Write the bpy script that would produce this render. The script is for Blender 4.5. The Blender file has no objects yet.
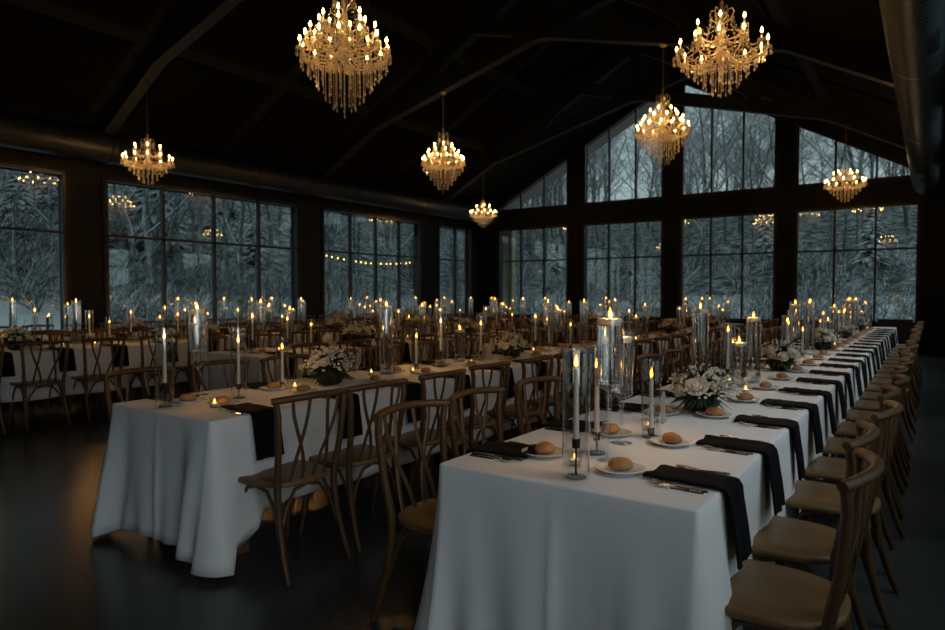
import bpy, math, random
from mathutils import Vector, Matrix
R = random.Random(7)
S = bpy.context.scene
COL = S.collection
PI = math.pi

# ------------------------------------------------------------------ camera, world, daylight, exposure
cam = bpy.data.cameras.new('camera'); camo = bpy.data.objects.new('camera', cam); COL.objects.link(camo)
camo.location = (0, 0, 1.38); camo.rotation_euler = (PI / 2 - 0.0313, 0, 0.6064)
cam.sensor_width = 36; cam.lens = 25.21; cam.clip_start = .05; cam.clip_end = 400
cam.dof.use_dof = True; cam.dof.focus_distance = 3.0; cam.dof.aperture_fstop = 3.5
S.camera = camo

w = bpy.data.worlds.new('world'); S.world = w; w.use_nodes = True
nt = w.node_tree; nt.nodes.clear()
wo = nt.nodes.new('ShaderNodeOutputWorld'); bg = nt.nodes.new('ShaderNodeBackground')
gr = nt.nodes.new('ShaderNodeValToRGB'); tc = nt.nodes.new('ShaderNodeTexCoord'); sx = nt.nodes.new('ShaderNodeSeparateXYZ')
nt.links.new(tc.outputs['Generated'], sx.inputs[0]); nt.links.new(sx.outputs['Z'], gr.inputs[0])
gr.color_ramp.elements[0].position = 0.0; gr.color_ramp.elements[0].color = (.52, .64, .65, 1)
gr.color_ramp.elements[1].position = 0.5; gr.color_ramp.elements[1].color = (.42, .52, .545, 1)
nt.links.new(gr.outputs[0], bg.inputs[0]); bg.inputs[1].default_value = 0.92
nt.links.new(bg.outputs[0], wo.inputs[0])

def area(name, loc, rot, sxx, syy, power, col, spread=PI):
    l = bpy.data.lights.new(name, 'AREA'); l.shape = 'RECTANGLE'; l.size = sxx; l.size_y = syy
    l.energy = power; l.color = col; l.spread = spread
    o = bpy.data.objects.new(name, l); COL.objects.link(o); o.location = loc; o.rotation_euler = rot
    return o
DAY = (.86, .93, .95)
area('daylight_side_windows', (1.04, -.7, 1.6), (0, PI / 2 - .1, 0), 1.9, 3.6, 31, DAY, 2.4)
area('daylight_aisle_windows', (.95, 9.6, 2.7), (0, PI / 2 - 1.0, 0), 1.6, 15.0, 44, DAY, 1.2)

S.view_settings.view_transform = 'Standard'; S.view_settings.look = 'None'
S.view_settings.gamma = 1; S.view_settings.use_curve_mapping = False; S.view_settings.exposure = 0.0
cy = S.cycles
cy.max_bounces = 8; cy.diffuse_bounces = 3; cy.glossy_bounces = 4; cy.transmission_bounces = 8
cy.transparent_max_bounces = 40; cy.sample_clamp_indirect = 3.0; cy.sample_clamp_direct = 0
cy.caustics_reflective = False; cy.caustics_refractive = False; cy.blur_glossy = .5
cy.use_denoising = True
try: cy.use_light_tree = True
except Exception: pass

# ------------------------------------------------------------------ materials
MATS = {}
def mat(name, col, rough=.5, metal=0., noise=None, bump=None, spec=.5, sheen=0, coat=0):
    """noise=(scale, col2, detail, lo, hi); bump=(scale, strength)"""
    if name in MATS: return MATS[name]
    m = bpy.data.materials.new(name); m.use_nodes = True; n = m.node_tree; b = n.nodes['Principled BSDF']
    b.inputs['Base Color'].default_value = (*col, 1); b.inputs['Roughness'].default_value = rough
    b.inputs['Metallic'].default_value = metal; b.inputs['Specular IOR Level'].default_value = spec
    b.inputs['Sheen Weight'].default_value = sheen; b.inputs['Coat Weight'].default_value = coat
    t = n.nodes.new('ShaderNodeTexCoord')
    if noise:
        x = n.nodes.new('ShaderNodeTexNoise'); x.inputs['Scale'].default_value = noise[0]; x.inputs['Detail'].default_value = noise[2]
        r = n.nodes.new('ShaderNodeValToRGB'); r.color_ramp.elements[0].color = (*col, 1); r.color_ramp.elements[1].color = (*noise[1], 1)
        r.color_ramp.elements[0].position = noise[3]; r.color_ramp.elements[1].position = noise[4]
        if len(noise) > 5:
            mp = n.nodes.new('ShaderNodeMapping'); mp.inputs['Scale'].default_value = noise[5]
            n.links.new(t.outputs['Object'], mp.inputs[0]); n.links.new(mp.outputs[0], x.inputs['Vector'])
        else: n.links.new(t.outputs['Object'], x.inputs['Vector'])
        n.links.new(x.outputs['Fac'], r.inputs[0]); n.links.new(r.outputs[0], b.inputs['Base Color'])
    if bump:
        x = n.nodes.new('ShaderNodeTexNoise'); x.inputs['Scale'].default_value = bump[0]; x.inputs['Detail'].default_value = 4
        n.links.new(t.outputs['Object'], x.inputs['Vector'])
        q = n.nodes.new('ShaderNodeBump'); q.inputs['Strength'].default_value = bump[1]; q.inputs['Distance'].default_value = .01
        n.links.new(x.outputs['Fac'], q.inputs['Height']); n.links.new(q.outputs[0], b.inputs['Normal'])
    MATS[name] = m; return m

def thin_glass(name, tint=(.93, .96, .96), ior=1.45, rough=.02, boost=1.0, film=0.0):
    m = bpy.data.materials.new(name); m.use_nodes = True; n = m.node_tree; n.nodes.clear()
    o = n.nodes.new('ShaderNodeOutputMaterial'); tr = n.nodes.new('ShaderNodeBsdfTransparent'); gl = n.nodes.new('ShaderNodeBsdfGlossy')
    mx = n.nodes.new('ShaderNodeMixShader'); lw = n.nodes.new('ShaderNodeLayerWeight'); lw.inputs[0].default_value = .5
    pw = n.nodes.new('ShaderNodeMath'); pw.operation = 'POWER'; pw.inputs[1].default_value = 5; n.links.new(lw.outputs['Facing'], pw.inputs[0])
    fr = n.nodes.new('ShaderNodeMath'); fr.operation = 'MULTIPLY_ADD'; f0 = ((ior - 1) / (ior + 1)) ** 2; fr.inputs[1].default_value = 1 - f0; fr.inputs[2].default_value = f0; n.links.new(pw.outputs[0], fr.inputs[0]); mu = n.nodes.new('ShaderNodeMath'); mu.operation = 'MULTIPLY_ADD'
    tr.inputs[0].default_value = (*tint, 1); gl.inputs['Roughness'].default_value = rough; gl.inputs[0].default_value = (1, 1, 1, 1)
    mu.inputs[1].default_value = boost; mu.inputs[2].default_value = film; mu.use_clamp = True
    n.links.new(fr.outputs[0], mu.inputs[0]); n.links.new(mu.outputs[0], mx.inputs[0]); n.links.new(tr.outputs[0], mx.inputs[1])
    n.links.new(gl.outputs[0], mx.inputs[2]); n.links.new(mx.outputs[0], o.inputs[0]); return m

def emit(name, col, s, through=False):
    m = bpy.data.materials.new(name); m.use_nodes = True; n = m.node_tree; n.nodes.clear()
    o = n.nodes.new('ShaderNodeOutputMaterial'); e = n.nodes.new('ShaderNodeEmission'); e.inputs[0].default_value = (*col, 1); e.inputs[1].default_value = s
    if through:
        a = n.nodes.new('ShaderNodeAddShader'); t = n.nodes.new('ShaderNodeBsdfTransparent')
        n.links.new(e.outputs[0], a.inputs[0]); n.links.new(t.outputs[0], a.inputs[1]); n.links.new(a.outputs[0], o.inputs[0])
    else: n.links.new(e.outputs[0], o.inputs[0])
    m.cycles.emission_sampling = 'NONE'; return m

M_floor = mat('polished_concrete', (.024, .028, .028), .25, noise=(.9, (.052, .056, .055), 8, .35, .75), bump=(6, .04), spec=.45)
M_wall = mat('dark_wall_paint', (.006, .0075, .0084), .6, bump=(40, .1), spec=.2)
M_ceil = mat('dark_ceiling_paint', (.009, .012, .0135), .8, bump=(30, .1), spec=.12)
M_panel = mat('acoustic_felt', (.0042, .0054, .006), .95, bump=(90, .2), spec=.05)
M_beam = mat('dark_stained_beam', (.011, .0145, .0165), .5, noise=(3, (.016, .0205, .023), 6, .4, .7, (1, 12, 12)), bump=(20, .1), spec=.2)
M_frame = mat('black_window_frame', (.012, .016, .017), .35)
M_trimw = mat('dark_window_trim', (.009, .0095, .0095), .5, spec=.25)
M_duct = mat('dark_galvanised_duct', (.10, .12, .13), .36, metal=.75)
M_ductb = mat('dark_painted_duct', (.022, .029, .033), .42, metal=.5)
M_grille = mat('duct_grille_black', (.008, .008, .008), .6)
M_wood = mat('chair_wood', (.092, .049, .020), .42, noise=(6, (.058, .030, .012), 8, .35, .7, (1, 9, 9)), bump=(30, .08), spec=.4)
M_seat = mat('seat_wood', (.175, .10, .040), .40, noise=(7, (.12, .068, .027), 8, .3, .7, (1, 10, 1)), spec=.4)
M_cloth = mat('white_linen', (.74, .76, .78), .85, bump=(220, .25), sheen=.1)
M_napkin = mat('black_linen', (.0035, .0045, .006), .95, bump=(160, .25), spec=.15)
M_porc = mat('white_porcelain', (.72, .72, .70), .2, coat=.3)
M_bread = mat('bread_crust', (.30, .13, .04), .6, noise=(16, (.46, .26, .10), 4, .35, .7), bump=(50, .3))
M_silver = mat('polished_flatware', (.74, .71, .67), .24, metal=1)
M_black = mat('black_iron', (.012, .012, .012), .4, metal=.3)
M_wax = mat('ivory_wax', (.80, .74, .62), .45)
MATS['ivory_wax'].node_tree.nodes['Principled BSDF'].inputs['Subsurface Weight'].default_value = 0.0
M_wick = mat('burnt_wick', (.01, .01, .01), .9)
M_flame = emit('candle_flame', (1, .30, .02), 3.6, True)
M_core = emit('flame_core', (1, .44, .07), 6.5, True)
M_glow = emit('votive_flame', (1, .42, .06), 4.5, True)
M_glass = thin_glass('clear_glass', (.982, .99, .99), 1.5, .03, 2.4, .0)
M_vglass = thin_glass('votive_glass', (.93, .93, .92), 1.5, .05)
M_pane = thin_glass('window_pane', (.92, .96, .96), 1.5, .0, 1.7)
M_water = thin_glass('vase_water', (.90, .93, .93), 1.33, .03, 1.0, .02)
M_wreal = bpy.data.materials.new('vase_water_clear'); M_wreal.use_nodes = True
_n = M_wreal.node_tree; _b = _n.nodes['Principled BSDF']; _b.inputs['Transmission Weight'].default_value = 1; _b.inputs['IOR'].default_value = 1.33
_b.inputs['Roughness'].default_value = .0; _b.inputs['Base Color'].default_value = (.93, .96, .96, 1)
M_petal = mat('white_petal', (.70, .67, .56), .7, noise=(9, (.80, .78, .68), 3, .3, .7))
M_cream = mat('cream_petal', (.62, .55, .40), .7, noise=(9, (.72, .66, .52), 3, .3, .7))
M_leaf = mat('dark_green_leaf', (.018, .038, .016), .6, noise=(8, (.035, .065, .028), 3, .3, .7))
M_twig = mat('brown_twig', (.05, .03, .02), .8)
M_sign = mat('pale_acrylic_sign', (.42, .37, .31), .35)
M_ink = mat('black_ink', (.01, .01, .01), .6)
M_brass = mat('aged_gold_metal', (.48, .34, .16), .3, metal=1)
M_bulb = emit('warm_bulb', (1, .54, .14), 42)
M_sbulb = emit('string_bulb', (1, .55, .09), 6)
M_bark = None
M_post = mat('pale_timber_post', (.46, .40, .27), .7, noise=(3, (.40, .34, .23), 5, .3, .7, (8, 8, 1)))
M_soffit = mat('soffit_boards', (.46, .40, .34), .7)
M_cab = mat('dark_cabinet_veneer', (.012, .011, .010), .4)
M_table = mat('rustic_table_wood', (.13, .07, .035), .55, noise=(4, (.08, .045, .025), 6, .3, .7, (1, 1, 6)))

# crystal: part see-through, part mirror, part milky, so that bulbs and lamps inside light it
M_cry = bpy.data.materials.new('cut_crystal'); M_cry.use_nodes = True; n = M_cry.node_tree; n.nodes.clear()
o_ = n.nodes.new('ShaderNodeOutputMaterial'); tr = n.nodes.new('ShaderNodeBsdfTransparent'); gl = n.nodes.new('ShaderNodeBsdfGlossy'); df = n.nodes.new('ShaderNodeBsdfTranslucent'); d2 = n.nodes.new('ShaderNodeBsdfDiffuse')
m1 = n.nodes.new('ShaderNodeMixShader'); m2 = n.nodes.new('ShaderNodeMixShader'); m3 = n.nodes.new('ShaderNodeMixShader')
tr.inputs[0].default_value = (.9, .88, .84, 1); gl.inputs['Roughness'].default_value = .22; df.inputs[0].default_value = (.95, .86, .7, 1); d2.inputs[0].default_value = (.95, .86, .7, 1)
m1.inputs[0].default_value = .55; m2.inputs[0].default_value = .72; m3.inputs[0].default_value = .4
n.links.new(df.outputs[0], m3.inputs[1]); n.links.new(d2.outputs[0], m3.inputs[2])
n.links.new(gl.outputs[0], m1.inputs[1]); n.links.new(m3.outputs[0], m1.inputs[2]); n.links.new(tr.outputs[0], m2.inputs[1]); n.links.new(m1.outputs[0], m2.inputs[2])
n.links.new(m2.outputs[0], o_.inputs[0])

def snowy(name, dark, dark2, lo=.15, hi=.55, scale=3., snow=(.66, .70, .72)):
    """bark, twigs or needles with snow lying on whatever faces up"""
    m = bpy.data.materials.new(name); m.use_nodes = True; n = m.node_tree; b = n.nodes['Principled BSDF']; b.inputs['Roughness'].default_value = .9
    b.inputs['Specular IOR Level'].default_value = .1
    g = n.nodes.new('ShaderNodeNewGeometry'); s = n.nodes.new('ShaderNodeSeparateXYZ'); x = n.nodes.new('ShaderNodeTexNoise'); x.inputs['Scale'].default_value = scale; x.inputs['Detail'].default_value = 5
    a = n.nodes.new('ShaderNodeMath'); a.operation = 'ADD'; r = n.nodes.new('ShaderNodeMapRange'); r.inputs[1].default_value = lo; r.inputs[2].default_value = hi
    c = n.nodes.new('ShaderNodeMath'); c.operation = 'SUBTRACT'; c.inputs[1].default_value = .5
    k = n.nodes.new('ShaderNodeMix'); k.data_type = 'RGBA'; k2 = n.nodes.new('ShaderNodeMix'); k2.data_type = 'RGBA'
    k2.inputs[6].default_value = (*dark, 1); k2.inputs[7].default_value = (*dark2, 1); n.links.new(x.outputs['Fac'], k2.inputs[0])
    t = n.nodes.new('ShaderNodeTexCoord'); n.links.new(t.outputs['Object'], x.inputs['Vector'])
    n.links.new(g.outputs['Normal'], s.inputs[0]); n.links.new(x.outputs['Fac'], c.inputs[0]); n.links.new(s.outputs['Z'], a.inputs[0]); n.links.new(c.outputs[0], a.inputs[1])
    n.links.new(a.outputs[0], r.inputs[0]); n.links.new(r.outputs[0], k.inputs[0]); n.links.new(k2.outputs[2], k.inputs[6]); k.inputs[7].default_value = (*snow, 1)
    n.links.new(k.outputs[2], b.inputs['Base Color']); return m
M_bark = snowy('snowy_bark', (.085, .090, .088), (.15, .16, .155), -.1, .5)
M_needle = snowy('snowy_needles', (.035, .062, .055), (.07, .10, .09), .35, .85, 4)
M_snow = mat('snow_ground', (.62, .67, .70), .9)
def hill_mat():
    m = bpy.data.materials.new('snowy_brush_hillside'); m.use_nodes = True; n = m.node_tree; b = n.nodes['Principled BSDF']; b.inputs['Roughness'].default_value = 1; b.inputs['Specular IOR Level'].default_value = 0
    t = n.nodes.new('ShaderNodeTexCoord'); x = n.nodes.new('ShaderNodeTexNoise'); x.inputs['Scale'].default_value = 1.6; x.inputs['Detail'].default_value = 12; x.inputs['Roughness'].default_value = .8
    mp = n.nodes.new('ShaderNodeMapping'); mp.inputs['Scale'].default_value = (1, 1, 1)
    n.links.new(t.outputs['Object'], mp.inputs[0]); n.links.new(mp.outputs[0], x.inputs['Vector'])
    r = n.nodes.new('ShaderNodeValToRGB'); e = r.color_ramp.elements; e[0].position = .46; e[0].color = (.06, .072, .07, 1); e[1].position = .60; e[1].color = (.50, .55, .55, 1)
    n.links.new(x.outputs['Fac'], r.inputs[0])
    p = n.nodes.new('ShaderNodeSeparateXYZ'); n.links.new(t.outputs['Object'], p.inputs[0])
    q = n.nodes.new('ShaderNodeMapRange'); q.inputs[1].default_value = .9; q.inputs[2].default_value = 1.4; n.links.new(p.outputs['Z'], q.inputs[0])
    k = n.nodes.new('ShaderNodeMix'); k.data_type = 'RGBA'; k.inputs[6].default_value = (.60, .65, .68, 1)
    n.links.new(q.outputs[0], k.inputs[0]); n.links.new(r.outputs[0], k.inputs[7]); n.links.new(k.outputs[2], b.inputs['Base Color']); return m
M_hill = hill_mat()

# ------------------------------------------------------------------ mesh builder
class MB:
    def __init__(s): s.v = []; s.f = []; s.mi = []; s.m = 0; s.sm = []; s.smooth = True
    def add(s, vs, fs, smooth=None):
        k = len(s.v); s.v += [tuple(v) for v in vs]; sm = s.smooth if smooth is None else smooth
        for f in fs: s.f.append(tuple(i + k for i in f)); s.mi.append(s.m); s.sm.append(sm)
        return s
    def box(s, x0, x1, y0, y1, z0, z1):
        return s.add([(x0, y0, z0), (x1, y0, z0), (x1, y1, z0), (x0, y1, z0), (x0, y0, z1), (x1, y0, z1), (x1, y1, z1), (x0, y1, z1)],
                     [(0, 3, 2, 1), (4, 5, 6, 7), (0, 1, 5, 4), (1, 2, 6, 5), (2, 3, 7, 6), (3, 0, 4, 7)], False)
    def beam(s, a, b, wd, h, up=(0, 0, 1)):
        """box from a to b, wd across, h in the up-ish direction"""
        a = Vector(a); b = Vector(b); d = (b - a).normalized(); u = Vector(up); r = d.cross(u).normalized(); u = r.cross(d).normalized()
        vs = []
        for p in (a, b):
            for i, j in ((-1, -1), (1, -1), (1, 1), (-1, 1)): vs.append(p + r * (i * wd / 2) + u * (j * h / 2))
        return s.add(vs, [(3, 2, 1, 0), (4, 5, 6, 7), (0, 1, 5, 4), (1, 2, 6, 5), (2, 3, 7, 6), (3, 0, 4, 7)], False)
    def tube(s, pts, rad, n=8, caps=True, flat=1.0):
        pts = [Vector(p) for p in pts]; N = len(pts)
        if not isinstance(rad, (list, tuple)): rad = [rad] * N
        d = (pts[1] - pts[0]).normalized(); ref = Vector((0, 0, 1)) if abs(d.z) < .9 else Vector((1, 0, 0))
        r = d.cross(ref).normalized(); vs = []
        for i, p in enumerate(pts):
            t = (pts[min(i + 1, N - 1)] - pts[max(i - 1, 0)]).normalized()
            r = (r - t * r.dot(t)).normalized(); u = t.cross(r)
            for k in range(n):
                a = 2 * PI * k / n; vs.append(p + (r * math.cos(a) + u * math.sin(a) * flat) * rad[i])
        fs = []
        for i in range(N - 1):
            for k in range(n):
                q = (k + 1) % n; fs.append((i * n + k, i * n + q, (i + 1) * n + q, (i + 1) * n + k))
        if caps: fs.append(tuple(range(n))[::-1]); fs.append(tuple((N - 1) * n + k for k in range(n)))
        return s.add(vs, fs)
    def lathe(s, prof, n=24, c=(0, 0, 0), close=False):
        vs = []; fs = []; L = len(prof)
        for r, z in prof:
            for k in range(n): a = 2 * PI * k / n; vs.append((c[0] + r * math.cos(a), c[1] + r * math.sin(a), c[2] + z))
        for i in range(L - 1 + (1 if close else 0)):
            j = (i + 1) % L
            for k in range(n): q = (k + 1) % n; fs.append((i * n + k, i * n + q, j * n + q, j * n + k))
        if not close:
            fs.append(tuple(range(n))[::-1]); fs.append(tuple((L - 1) * n + k for k in range(n)))
        return s.add(vs, fs)
    def ell(s, c, r, n=8, m=5, rot=None, wob=0):
        vs = []; fs = []
        for i in range(m + 1):
            t = PI * i / m
            for k in range(n):
                a = 2 * PI * k / n; q = 1 + (R.uniform(-wob, wob) if 0 < i < m else 0)
                v = Vector((r[0] * math.sin(t) * math.cos(a) * q, r[1] * math.sin(t) * math.sin(a) * q, -r[2] * math.cos(t) * q))
                if rot: v = rot @ v
                vs.append(v + Vector(c))
        for i in range(m):
            for k in range(n): q = (k + 1) % n; fs.append((i * n + k, i * n + q, (i + 1) * n + q, (i + 1) * n + k))
        return s.add(vs, fs)
    def octa(s, c, r, h):
        x, y, z = c
        return s.add([(x, y, z - h), (x + r, y, z), (x, y + r, z), (x - r, y, z), (x, y - r, z), (x, y, z + h)],
                     [(0, 2, 1), (0, 3, 2), (0, 4, 3), (0, 1, 4), (5, 1, 2), (5, 2, 3), (5, 3, 4), (5, 4, 1)], False)
    def prism(s, poly, axis, a, b):
        """poly in the two other axes, extruded along axis from a to b"""
        n = len(poly); vs = []
        for t in (a, b):
            for p in poly: vs.append((t, p[0], p[1]) if axis == 0 else ((p[0], t, p[1]) if axis == 1 else (p[0], p[1], t)))
        fs = [tuple(range(n)), tuple(range(n, 2 * n))[::-1]] + [(k, n + k, n + (k + 1) % n, (k + 1) % n) for k in range(n)]
        return s.add(vs, fs, False)
    def sheet(s, grid, th):
        """solid sheet from a grid of points, th thick"""
        a = len(grid); b = len(grid[0]); top = [Vector(p) for row in grid for p in row]; nm = []
        for i in range(a):
            for j in range(b):
                u = Vector(grid[min(i + 1, a - 1)][j]) - Vector(grid[max(i - 1, 0)][j]); v = Vector(grid[i][min(j + 1, b - 1)]) - Vector(grid[i][max(j - 1, 0)])
                nm.append(u.cross(v).normalized())
        bot = [p - q * th for p, q in zip(top, nm)]; K = a * b; fs = []
        for i in range(a - 1):
            for j in range(b - 1):
                q = (i * b + j, (i + 1) * b + j, (i + 1) * b + j + 1, i * b + j + 1); fs.append(q); fs.append(tuple(x + K for x in q[::-1]))
        per = [i * b for i in range(a)] + [(a - 1) * b + j for j in range(1, b)] + [i * b + b - 1 for i in range(a - 2, -1, -1)] + [j for j in range(b - 2, 0, -1)]
        for k in range(len(per)): p, q = per[k], per[(k + 1) % len(per)]; fs.append((q, p, p + K, q + K))
        return s.add(top + bot, fs)
    def mesh(s, name, mats):
        me = bpy.data.meshes.new(name); me.from_pydata(s.v, [], s.f)
        for m in (mats if isinstance(mats, (list, tuple)) else [mats]): me.materials.append(m)
        me.polygons.foreach_set('material_index', s.mi); me.polygons.foreach_set('use_smooth', s.sm); me.update()
        if any(s.sm) and len(s.v) < 9000 and name != 'tablecloth': me.set_sharp_from_angle(angle=.9)
        return me
    def build(s, name, mats, parent=None):
        o = bpy.data.objects.new(name, s.mesh(name, mats)); COL.objects.link(o); o.parent = parent; return o

def thing(name, label, cat, loc=(0, 0, 0), rz=0, group=None):
    o = bpy.data.objects.new(name, None); COL.objects.link(o); o.location = loc; o.rotation_euler = (0, 0, rz); o.empty_display_size = .1
    return tag(o, label, cat, group)
def tag(o, label, cat, group=None, kind=None):
    if label: o['label'] = label
    if cat: o['category'] = cat
    if group: o['group'] = group
    if kind: o['kind'] = kind
    return o
def struct(o, label=None): o['kind'] = 'structure'; return o
KIDS = {}
def kids(o):
    return [c for c in o.children]
def snapshot(root):
    """remember a source thing's tree once, so copies need no child look-ups"""
    return (root, [snapshot(c) for c in kids(root)])
def dup(snap, loc=None, rz=None, label=None, group=None, parent=None, scale=None):
    src, ch = snap; c = src.copy(); COL.objects.link(c)
    if parent is not None: c.parent = parent
    if loc is not None: c.location = loc
    if rz is not None: c.rotation_euler = (0, 0, rz)
    if scale is not None: c.scale = scale
    if label: c['label'] = label
    if group: c['group'] = group
    for s in ch: dup(s, parent=c)
    return c
def flatten(root, name):
    """one mesh of a whole thing, for copies too small to show parts"""
    me_v = []; me_f = []; mi = []; sm = []; mats = []
    def walk(o, M):
        if o.type == 'MESH':
            k = len(me_v); me_v.extend(tuple(M @ v.co) for v in o.data.vertices)
            idx = []
            for m in o.data.materials:
                if m not in mats: mats.append(m)
                idx.append(mats.index(m))
            for p in o.data.polygons: me_f.append(tuple(i + k for i in p.vertices)); mi.append(idx[p.material_index]); sm.append(p.use_smooth)
        for c in kids(o): walk(c, M @ c.matrix_basis)
    walk(root, Matrix.Identity(4))
    me = bpy.data.meshes.new(name); me.from_pydata(me_v, [], me_f)
    for m in mats: me.materials.append(m)
    me.polygons.foreach_set('material_index', mi); me.polygons.foreach_set('use_smooth', sm); me.update(); return me
ORD = 'first second third fourth fifth sixth seventh eighth ninth tenth eleventh twelfth thirteenth fourteenth fifteenth sixteenth seventeenth eighteenth nineteenth twentieth twenty-first twenty-second twenty-third twenty-fourth twenty-fifth'.split()

# ------------------------------------------------------------------ the room
XL, XR, Y0, YG, XC = -12.7, 1.1, -6.0, 19.0, -6.17
ZT, ZTR, ZUB, ZS = 3.56, 2.48, 4.17, .66
def zr(x): return 7.80 - .546 * abs(x - XC)        # underside of the roof
struct(MB().box(XL - .3, XR + .3, Y0 - .3, YG + .3, -.12, 0).build('floor', M_floor))
b = MB()
for sgn, xe in ((-1, XL - 1.1), (1, XR + 1.1)):
    b.prism([(XC, zr(XC)), (xe, zr(xe)), (xe, zr(xe) + .3), (XC, zr(XC) + .3)], 1, Y0 - 1, YG + .3)
struct(b.build('ceiling', M_ceil))
b = MB()
for xe in (XL - 1.1, XR + 1.1):
    b.prism([(XC, zr(XC)), (xe, zr(xe)), (xe, zr(xe) + .3), (XC, zr(XC) + .3)], 1, YG + .31, YG + 1.5)
b.smooth = False
for i in range(7):
    y = YG + .42 + i * .16
    for xe in (XL - 1.1, XR + 1.1): b.beam((XC, y, zr(XC) - .004), (xe, y, zr(xe) - .004), .012, .01)
struct(b.build('trim_1', M_soffit))

def zwin(x): return 7.552 - .546 * abs(x - XC)     # sloping head of the gable glass
LB = [(-4.1, .45), (1.01, 5.606), (6.287, 10.88), (11.66, 15.60), (16.46, 18.27)]   # bays of the long walls
GB = [(-12.10, -9.50), (-8.97, -6.45), (-5.93, -3.417), (-2.94, -.263)]            # bays of the gable
def long_wall(name, x, out, bays, zs=ZS):
    b = MB(); x0, x1 = sorted((x, x + out)); e = Y0
    for a, c in bays:
        b.box(x0, x1, e, a, 0, zr(x)); b.box(x0, x1, a, c, 0, zs); b.box(x0, x1, a, c, ZT, zr(x)); e = c
    b.box(x0, x1, e, YG, 0, zr(x)); return struct(b.build(name, M_wall))
long_wall('wall_left', XL, -.3, LB)
long_wall('wall_right', XR, .3, [(-5.2, -3.0), (-2.6, .6), (1.6, 4.2), (6.6, 9.2), (11.6, 14.2), (16.4, 18.0)])
def gable(name, y, out):
    b = MB(); y0, y1 = sorted((y, y + out)); xs = [XL] + [v for g in GB for v in g] + [XR]
    for i in range(0, len(xs), 2):
        a, c = xs[i], xs[i + 1]
        poly = [(a, 0), (c, 0), (c, zr(c)), (a, zr(a))]
        if a < XC < c: poly.insert(3, (XC, zr(XC)))
        b.prism(poly, 1, y0, y1)
    for a, c in GB:
        b.box(a, c, y0, y1, 0, ZS); b.box(a, c, y0, y1, ZT, ZUB)
        b.prism([(a, zwin(a)), (c, zwin(c)), (c, zr(c)), (a, zr(a))], 1, y0, y1)
    return struct(b.build(name, M_wall))
gable('wall_front', YG, .3)
b = MB(); b.prism([(XL, 0), (XR, 0), (XR, zr(XR)), (XC, zr(XC)), (XL, zr(XL))], 1, Y0 - .3, Y0); struct(b.build('wall_back', M_wall))

# windows
wn = [0]
def window(poly, splits, zbars, plane, pos, inn):
    """poly: 4 corners (u, z) ; frame round it, mullions at splits, bars at zbars; inn = direction into the room"""
    wn[0] += 1; b = MB(); fw = .055; (u0, za0), (u1, za1), (_, zb1), (_, zb0) = poly
    P = (lambda u, z, d: (pos + d, u, z)) if plane == 0 else (lambda u, z, d: (u, pos + d, z))
    up = (1, 0, 0) if plane == 0 else (0, 1, 0)
    def bar(p, q, wd): b.beam(P(p[0], p[1], -inn * .04), P(q[0], q[1], -inn * .04), wd, .09, up)
    top = lambda u: zb0 + (zb1 - zb0) * (u - u0) / (u1 - u0)
    h = fw / 2
    bar((u0, za0 + h), (u1, za0 + h), fw); bar((u0, zb0 - h), (u1, zb1 - h), fw)
    if zb0 - za0 > .1: bar((u0 + h, za0), (u0 + h, zb0), fw)
    if zb1 - za1 > .1: bar((u1 - h, za0), (u1 - h, zb1), fw)
    for s in splits: bar((s, za0), (s, top(s)), .05)
    for z in zbars: bar((u0, z), (u1, z), .045)
    o = struct(b.build('window_%d' % wn[0], M_frame))
    for d in (-.055, -.080):
        g = MB(); g.add([P(u0, za0, inn * d), P(u1, za0, inn * d), P(u1, zb1, inn * d), P(u0, zb0, inn * d)], [(0, 1, 2, 3)], False)
        g.build('glass_pane', M_pane, o)
    # inner casing: thin trim on the room face of the opening
    t = MB(); c = .05
    def cas(p, q): t.beam(P(p[0], p[1], inn * .012), P(q[0], q[1], inn * .012), c, .02, up)
    cas((u0 - c / 2, za0), (u0 - c / 2, zb0)); cas((u1 + c / 2, za0), (u1 + c / 2, zb1)); cas((u0 - c, zb0 + c / 2), (u1 + c, zb1 + c / 2)); cas((u0 - c, za0 - c / 2), (u1 + c, za0 - c / 2))
    t.build('window_casing', M_trimw, o)
    return o
for a, c in LB:
    n = 2 if c - a < 2.5 else 4
    window([(a, ZS), (c, ZS), (c, ZT), (a, ZT)], [a + (c - a) * k / n for k in range(1, n)], [ZTR], 0, XL, 1)
for y, inn in ((YG, -1),):
    for a, c in GB:
        sp = [a + (c - a) * k / 3 for k in (1, 2)]
        window([(a, ZS), (c, ZS), (c, ZT), (a, ZT)], sp, [ZTR], 1, y, inn)
        window([(a, ZUB), (c, ZUB), (c, zwin(c)), (a, zwin(a))], sp, [], 1, y, inn)
for a, c in [(-5.2, -3.0), (-2.6, .6), (1.6, 4.2), (6.6, 9.2), (11.6, 14.2), (16.4, 18.0)]:
    window([(a, ZS), (c, ZS), (c, ZT), (a, ZT)], [a + (c - a) / 2], [ZTR], 0, XR, -1)
struct(MB().box(XL, XL + .02, .6, YG, 0, .12).build('baseboard_left', M_trimw))
struct(MB().box(XL, XR, YG - .02, YG, 0, .12).build('baseboard_front', M_trimw))

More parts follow.
